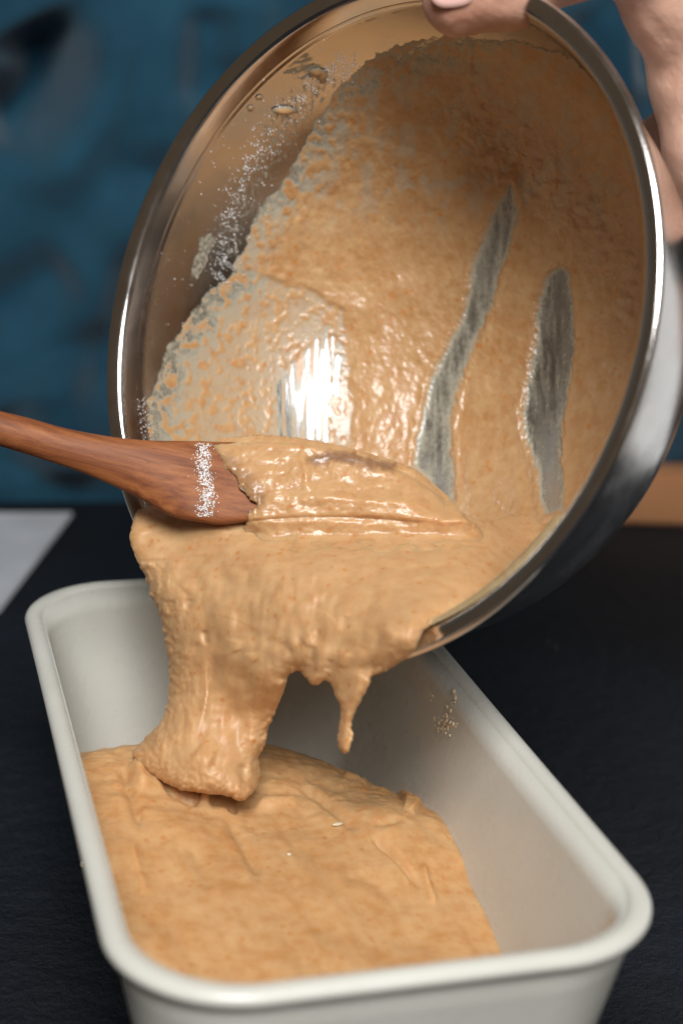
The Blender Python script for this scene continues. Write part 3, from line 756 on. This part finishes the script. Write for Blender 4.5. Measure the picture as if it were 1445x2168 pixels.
nb = GX.size + np.arange(len(loop)); side = np.stack([l2, loop, nb, np.roll(nb, -1)], -1)
o = mesh_obj('pan_batter', np.concatenate([Vt, Vb]), np.concatenate([q, side]), M_panbatter)
tag(o, 'folded tan batter already lying in the bottom of the cream loaf pan', 'batter')

# ------------------------------------------------------------------ crumbs and flour (small real grains)
def grains(name, pts, nrm, sizes, mt, parent=None, flat=0.6):
    base = np.array([(1,0,0),(-1,0,0),(0,1,0),(0,-1,0),(0,0,1),(0,0,-1)], float)
    fc = np.array([(0,2,4),(2,1,4),(1,3,4),(3,0,4),(2,0,5),(1,2,5),(3,1,5),(0,3,5)])
    Vs, Fs = [], []
    for k, (p, nn, sz) in enumerate(zip(pts, nrm, sizes)):
        A = rng.normal(size=(3, 3)); qm, _ = np.linalg.qr(A)
        v = base * (0.6 + 0.8 * rng.rand(6, 1)) @ qm.T * sz
        v = v - np.outer(v @ nn, nn) * (1 - flat)
        Vs.append(v + p); Fs.append(fc + 6 * k)
    return mesh_obj(name, np.concatenate(Vs), np.concatenate(Fs), mt, parent, smooth=True)
# flour band across the spoon neck
from mathutils.bvhtree import BVHTree
spoon_bvh = BVHTree.FromPolygons([tuple(v) for v in V_spoon.tolist()], Q_spoon)
pts, nr, sz = [], [], []
for _ in range(1500):
    y = rng.uniform(938, 1094); x = 434 + 6 * math.sin(y / 23) + rng.normal() * 9
    if n2(np.array([x]), np.array([y]), 9, n=2, seed=61.)[0] < -0.12 and rng.rand() < .8: continue
    dr = Vector(unproj(x, y, 1.0) - CAM).normalized(); hit = spoon_bvh.ray_cast(Vector(CAM), dr)
    if hit[0] is None: continue
    pts.append(np.array(hit[0] - dr * 0.00008)); nr.append((CAM - pts[-1]) / np.linalg.norm(CAM - pts[-1])); sz.append(rng.uniform(.00010, .00030))
o = grains('flour', pts, nr, sz, M_flour, spoon); tag(o, kind='stuff')
pts, nr, sz = [], [], []
path = np.array([(470,600),(478,500),(505,400),(560,300),(640,195),(710,150),(740,130)], float)
for _ in range(2600):
    u = rng.rand() * 5.99; k = int(u); p0 = path[k] * (1 - u + k) + path[k + 1] * (u - k)
    x, y = p0 + rng.normal(size=2) * (16, 12)
    if rng.rand() < .06: x, y = p0 + rng.normal(size=2) * (60, 50)
    if n2(np.array([x]), np.array([y]), 22, n=3, seed=62.)[0] < 0.05 and rng.rand() < .85: continue
    pts.append((x, y))
for _ in range(260): pts.append((rng.normal(258 + 40, 14), rng.uniform(840, 1010)))
for _ in range(120): pts.append((rng.uniform(260, 640), rng.uniform(60, 700)))
P2 = np.array(pts); wd = wall_depth(P2[:, 0], P2[:, 1]); okk = inside_rim(P2[:, 0], P2[:, 1]) & (wd < 5)
P2, wd = P2[okk], wd[okk]; P3 = unproj(P2[:, 0], P2[:, 1], wd - 0.0002)
o = grains('flour_dust', P3, [bn] * len(P3), rng.uniform(.00008, .00030, len(P3)), M_flour, bowl); tag(o, kind='stuff')
# dried crumbs on the right inner wall of the pan
def pan_wall_hit(px, py):
    for d in np.arange(0.40, 0.62, 0.0004):
        p = unproj(px, py, d)
        if p[0] > PX0 + PW - (0.0056 - DR * p[2]): return p
pts = []
for cx, cy, sx, sy, nn_ in ((938,1535,11,9,60),(912,1478,4,7,12),(948,1505,5,14,12),(960,1480,4,10,6)):
    for _ in range(nn_):
        p = pan_wall_hit(rng.normal(cx, sx), rng.normal(cy, sy))
        if p is not None: pts.append(p)
o = grains('batter_crumb', pts, [np.array([-1, 0, .2])] * len(pts), rng.uniform(.0003, .0010, len(pts)), M_crumb, flat=.8)
tag(o, 'small cluster of pale dried crumbs stuck to the right inner wall of the loaf pan', 'crumbs', kind='stuff')
pp_ = []
for px_, py_ in ((715,1748),(612,1812),(590,1700)):
    for d in np.arange(0.38, 0.55, 0.0003):
        p = unproj(px_, py_, d); i = np.argmin(np.abs(gx - p[0])); j = np.argmin(np.abs(gy - p[1]))
        if p[2] < GZ[j, i]: pp_.append(p); break
k = 0
for p, (L_, w_, lab) in zip(pp_[:2], ((.0022, .0007, 'pale elongated oat-like flake lying on the batter in the pan'), (.0008, .0006, 'tiny white round grain on the batter near the pan centre'))):
    bm = bmesh.new(); bmesh.ops.create_uvsphere(bm, u_segments=16, v_segments=10, radius=1)
    for v in bm.verts: v.co = Vector((v.co.x * L_ * (1 + .2 * v.co.y), v.co.y * w_, v.co.z * w_ * .7))
    me = bpy.data.meshes.new('grain'); bm.to_mesh(me); bm.free(); me.materials.append(M_crumb)
    for f in me.polygons: f.use_smooth = True
    o = bpy.data.objects.new('grain', me); COL.objects.link(o); o.location = p + np.array([0, 0, .0004]); o.rotation_euler = (0, 0.2, 0.5); tag(o, lab, 'grain')

pts = []
for (cx, cy, k_) in ((172, 1832, 3), (1168, 1370, 2)):
    for _ in range(k_):
        d_v = np.array([(cx + rng.normal() * 9 - CX) / F, (cy + rng.normal() * 6 - CY) / F, 1.0]) @ RW.T; pts.append(CAM + d_v * (TZ + 0.0004 - CAM[2]) / d_v[2])
o = grains('table_crumb', pts, [np.array([0, 0, 1.])] * len(pts), rng.uniform(.0004, .0011, len(pts)), M_crumb, flat=.6)
tag(o, 'a few tiny pale crumbs scattered on the black counter around the loaf pan', 'crumbs', kind='stuff')
# ------------------------------------------------------------------ white cloth and wooden board on the counter
def onz(px, py, z):
    d = np.array([(px - CX) / F, (py - CY) / F, 1.0]) @ RW.T; return CAM + d * (z - CAM[2]) / d[2]
def prism(name, pts2, z0, z1, mt, bev=0.001):
    bm = bmesh.new(); vs = [bm.verts.new((p[0], p[1], z0)) for p in pts2]; f = bm.faces.new(vs)
    r = bmesh.ops.extrude_face_region(bm, geom=[f]); bmesh.ops.translate(bm, verts=[v for v in r['geom'] if isinstance(v, bmesh.types.BMVert)], vec=(0, 0, z1 - z0))
    bmesh.ops.recalc_face_normals(bm, faces=bm.faces)
    bmesh.ops.bevel(bm, geom=bm.edges[:], offset=bev, segments=2, affect='EDGES')
    me = bpy.data.meshes.new(name); bm.to_mesh(me); bm.free(); me.materials.append(mt)
    o = bpy.data.objects.new(name, me); COL.objects.link(o); return o
a_, b_, c_, d_2 = [onz(x, y, TZ + .003) for x, y in ((0, 1290), (150, 1090), (-200, 1050), (-300, 1290))]
far = b_ + (b_ - a_) * 0.04
o = prism('paper_sheet', [a_, far, far + np.array([-.25, .03, 0]), a_ + np.array([-.25, .02, 0])], TZ + .0005, TZ + .003, M_paper, .0008)
tag(o, 'blurred plain white sheet lying flat on the black counter at far left', 'paper sheet')

# ------------------------------------------------------------------ person: blue shirt, hand and forearm
person = empty('person', (0.25, 0.75, -0.9), 'person in a blue shirt standing behind the counter, holding the steel bowl by its rim', 'person')
xs = np.linspace(-0.36, 0.62, 300); zs = np.linspace(-0.16, 0.62, 260)
XX, ZZ = np.meshgrid(xs, zs)
YY = 0.585 + 0.10 * ((XX - 0.15) / 0.45) ** 2
pj = proj(np.stack([XX, YY, ZZ], -1)); qx, qy = pj[..., 0], pj[..., 1]
CF = [([(-60,330),(20,270),(80,210),(112,140),(90,60),(60,0)], 52, -0.062, 'r'), ([(190,-60),(215,80),(200,220),(110,350),(-20,440)], 50, 0.020, 'r'),
      ([(-80,720),(20,640),(110,600),(200,540)], 46, -0.018, 'r'), ([(370,-90),(372,100),(350,300),(290,420)], 36, 0.014, 'r'), ([(440,-90),(430,150),(400,300)], 36, -0.012, 'r'), ([(330,300),(270,460),(210,640),(150,820)], 44, 0.018, 'r'),
      ([(330,420),(270,600),(225,780),(215,960)], 40, -0.020, 'r'), ([(70,700),(125,840),(140,960),(120,1080)], 56, 0.024, 'r'), ([(-60,840),(10,940),(30,1080)], 44, -0.016, 'r'),
      ([(540,-90),(525,60),(500,220)], 34, 0.012, 'r'), ([(1215,-60),(1250,120),(1270,300)], 26, -0.010, 'r'), ([(1290,-60),(1320,120),(1320,300)], 26, 0.012, 'r'), ([(1370,-20),(1370,200)], 18, -0.012, 'r')]
YY = YY - 0.85 * strokes(qx, qy, [(a, b * 1.6, c, d) for a, b, c, d in CF]) + 0.003 * fbm(np.stack([XX * 6, ZZ * 2, 0 * XX], -1), 3)
n = XX.shape; idx = np.arange(XX.size).reshape(n); q = np.stack([idx[:-1, :-1], idx[:-1, 1:], idx[1:, 1:], idx[1:, :-1]], -1).reshape(-1, 4)
nv = XX.size
loop = np.concatenate([idx[0, :-1], idx[:-1, -1], idx[-1, :0:-1], idx[:0:-1, 0]]); l2 = np.roll(loop, -1)
Vf = np.stack([XX, YY, ZZ], -1).reshape(-1, 3)
Vb = np.stack([XX, 0.90 - 0.10 * ((XX - 0.15) / 0.45) ** 2, ZZ], -1).reshape(-1, 3)
o = mesh_obj('shirt', np.concatenate([Vf, Vb]), np.concatenate([q, q[:, ::-1] + nv, np.stack([l2, loop, loop + nv, l2 + nv], -1)]), M_cloth, person)

def sdf_body(name, joints, edges, mt, parent, vox=0.0013, blend=0.005):
    import openvdb
    J_ = np.array(joints, float); lo = (J_[:, :3] - J_[:, 3:]).min(0) - 0.006; hi = (J_[:, :3] + J_[:, 3:]).max(0) + 0.006
    n_ = np.ceil((hi - lo) / vox).astype(int); ax_ = [lo[k] + vox * np.arange(n_[k], dtype=np.float32) for k in range(3)]
    D = np.full(n_, 0.03, np.float32)
    for a_, b_ in edges:
        A, B = J_[a_], J_[b_]; l2_ = np.minimum(A[:3] - A[3], B[:3] - B[3]) - 0.014; h2_ = np.maximum(A[:3] + A[3], B[:3] + B[3]) + 0.014
        sl = tuple(slice(max(0, int((l2_[k] - lo[k]) / vox)), max(1, int((h2_[k] - lo[k]) / vox) + 1)) for k in range(3))
        G = np.stack(np.meshgrid(*[ax_[k][sl[k]] for k in range(3)], indexing='ij'), -1)
        ab = (B - A)[:3]; t_ = np.clip(((G - A[:3]) @ ab) / (ab @ ab), 0, 1)
        d_ = np.linalg.norm(G - A[:3] - t_[..., None] * ab, axis=-1) - (A[3] + (B[3] - A[3]) * t_)
        o_ = D[sl]; h_ = np.clip(0.5 + 0.5 * (o_ - d_) / blend, 0, 1)
        D[sl] = o_ * (1 - h_) + d_ * h_ - blend * h_ * (1 - h_)
    g_ = openvdb.FloatGrid(0.03); g_.copyFromArray(D); g_.transform = openvdb.createLinearTransform(vox)
    pts_, quads_ = g_.convertToQuads(0.0)
    pts_ = np.asarray(pts_, float) + lo
    pts_ = pts_ + 0.00025 * fbm(pts_ * 120, 2)[:, None]
    o = mesh_obj(name, pts_, np.asarray(quads_)[:, ::-1].copy(), mt, parent); fix_normals(o); return o
def J(px, py, d, r): return (*unproj(px, py, d), r)
joints = [J(1640,470,.470,.0250),   # 0 wrist
          J(1600,290,.465,.0250),   # 1 palm heel
          J(1560,150,.462,.0230),   # 2 palm
          J(1470,-20,.450,.0190),   # 3 thumb base
          J(1345,-120,.438,.0130),  # 4
          J(1215,-95,.436,.0108),   # 5 thumb knuckle
          J(1080,-30,.441,.0104),   # 6
          J(972,-4,.446,.0103),     # 7 tip
          J(1590,-120,.470,.0200),  # 8 knuckle row
          J(1500,-190,.490,.0100), J(1380,-200,.515,.0090), J(1260,-150,.528,.0080),     # index 9-11
          J(1560,-200,.505,.0100), J(1440,-210,.535,.0090), J(1330,-140,.550,.0080),     # middle 12-14
          J(1620,60,.500,.0120), J(1560,40,.530,.0095), J(1500,20,.552,.0085),           # ring 15-17
          J(1570,240,.500,.0120), J(1455,275,.508,.0098), J(1350,330,.512,.0088),        # little 18-20
          J(1720,640,.500,.0290), J(1850,900,.600,.0370)]                                # forearm 21-22
edges = [(0,1),(1,2),(2,3),(3,4),(4,5),(5,6),(6,7),(2,8),(3,8),(8,9),(9,10),(10,11),(8,12),(12,13),(13,14),(2,15),(15,16),(16,17),(1,18),(18,19),(19,20),(0,21),(21,22)]
sdf_body('hand', joints, edges, M_skin, person)

# thumbnail
nc = unproj(958, -32, .4352); nx = unproj(1000, -37, .4340) - nc; nx /= np.linalg.norm(nx); nz_ = (CAM - nc) / np.linalg.norm(CAM - nc); nz_ = nz_ + 0.35 * np.array([0, 0, 1.0]); nz_ -= nx * (nz_ @ nx); nz_ /= np.linalg.norm(nz_); ny = np.cross(nz_, nx)
R_ = []
for k_, f_r in enumerate((1.0, 1.0, .8, .5, .2)):
    aa = np.linspace(0, 2 * np.pi, 28, endpoint=False); ex = sup(np.cos(aa), .7) * .0065 * f_r; ey = sup(np.sin(aa), .7) * .0055 * f_r
    R_.append(nc + np.outer(ex, nx) + np.outer(ey, ny) + np.outer((-.0006 if k_ == 0 else 0.0) - 40 * ey ** 2, nz_))
V, Q = rings_mesh(np.array(R_), False, True); o = mesh_obj('fingernail', V, Q, M_nail, person); fix_normals(o)

# wristband
wb = unproj(1606, 418, .466); ax = unproj(1720, 640, .500) - unproj(1600, 270, .465); ax /= np.linalg.norm(ax)
e1 = np.cross(ax, [0, 0, 1]); e1 /= np.linalg.norm(e1); e2 = np.cross(ax, e1)
R_ = []
an = np.linspace(0, 2 * np.pi, 64, endpoint=False)
for t_ in np.linspace(0, 2 * np.pi, 17):
    rad = 0.0275 + 0.0014 * math.cos(t_) ; off_ = 0.0100 * np.sign(math.sin(t_)) * abs(math.sin(t_)) ** .5
    R_.append(wb + rad * (np.cos(an)[:, None] * e1 + np.sin(an)[:, None] * e2) + off_ * ax)
V, Q = rings_mesh(np.array(R_)); o = mesh_obj('wristband', V, Q, M_black); fix_normals(o)
tag(o, 'glossy black band worn on the wrist at the right edge', 'wristband')

# board behind the bowl
p1, p2, p3, p4 = [onz(x, y, TZ + .004) for x, y in ((1240, 1112), (1600, 1122), (1700, 1000), (1300, 1010))]
o = prism('wooden_board', [onz(1180, 1108, TZ)[:2], onz(1650, 1122, TZ)[:2], onz(1650, 1122, TZ)[:2] + np.array([.06, .02]), onz(1180, 1108, TZ)[:2] + np.array([0.01, .02])], TZ + .0005, TZ + .03, M_board, .002)
tag(o, 'light orange-brown wooden board standing on the counter behind the bowl', 'board')
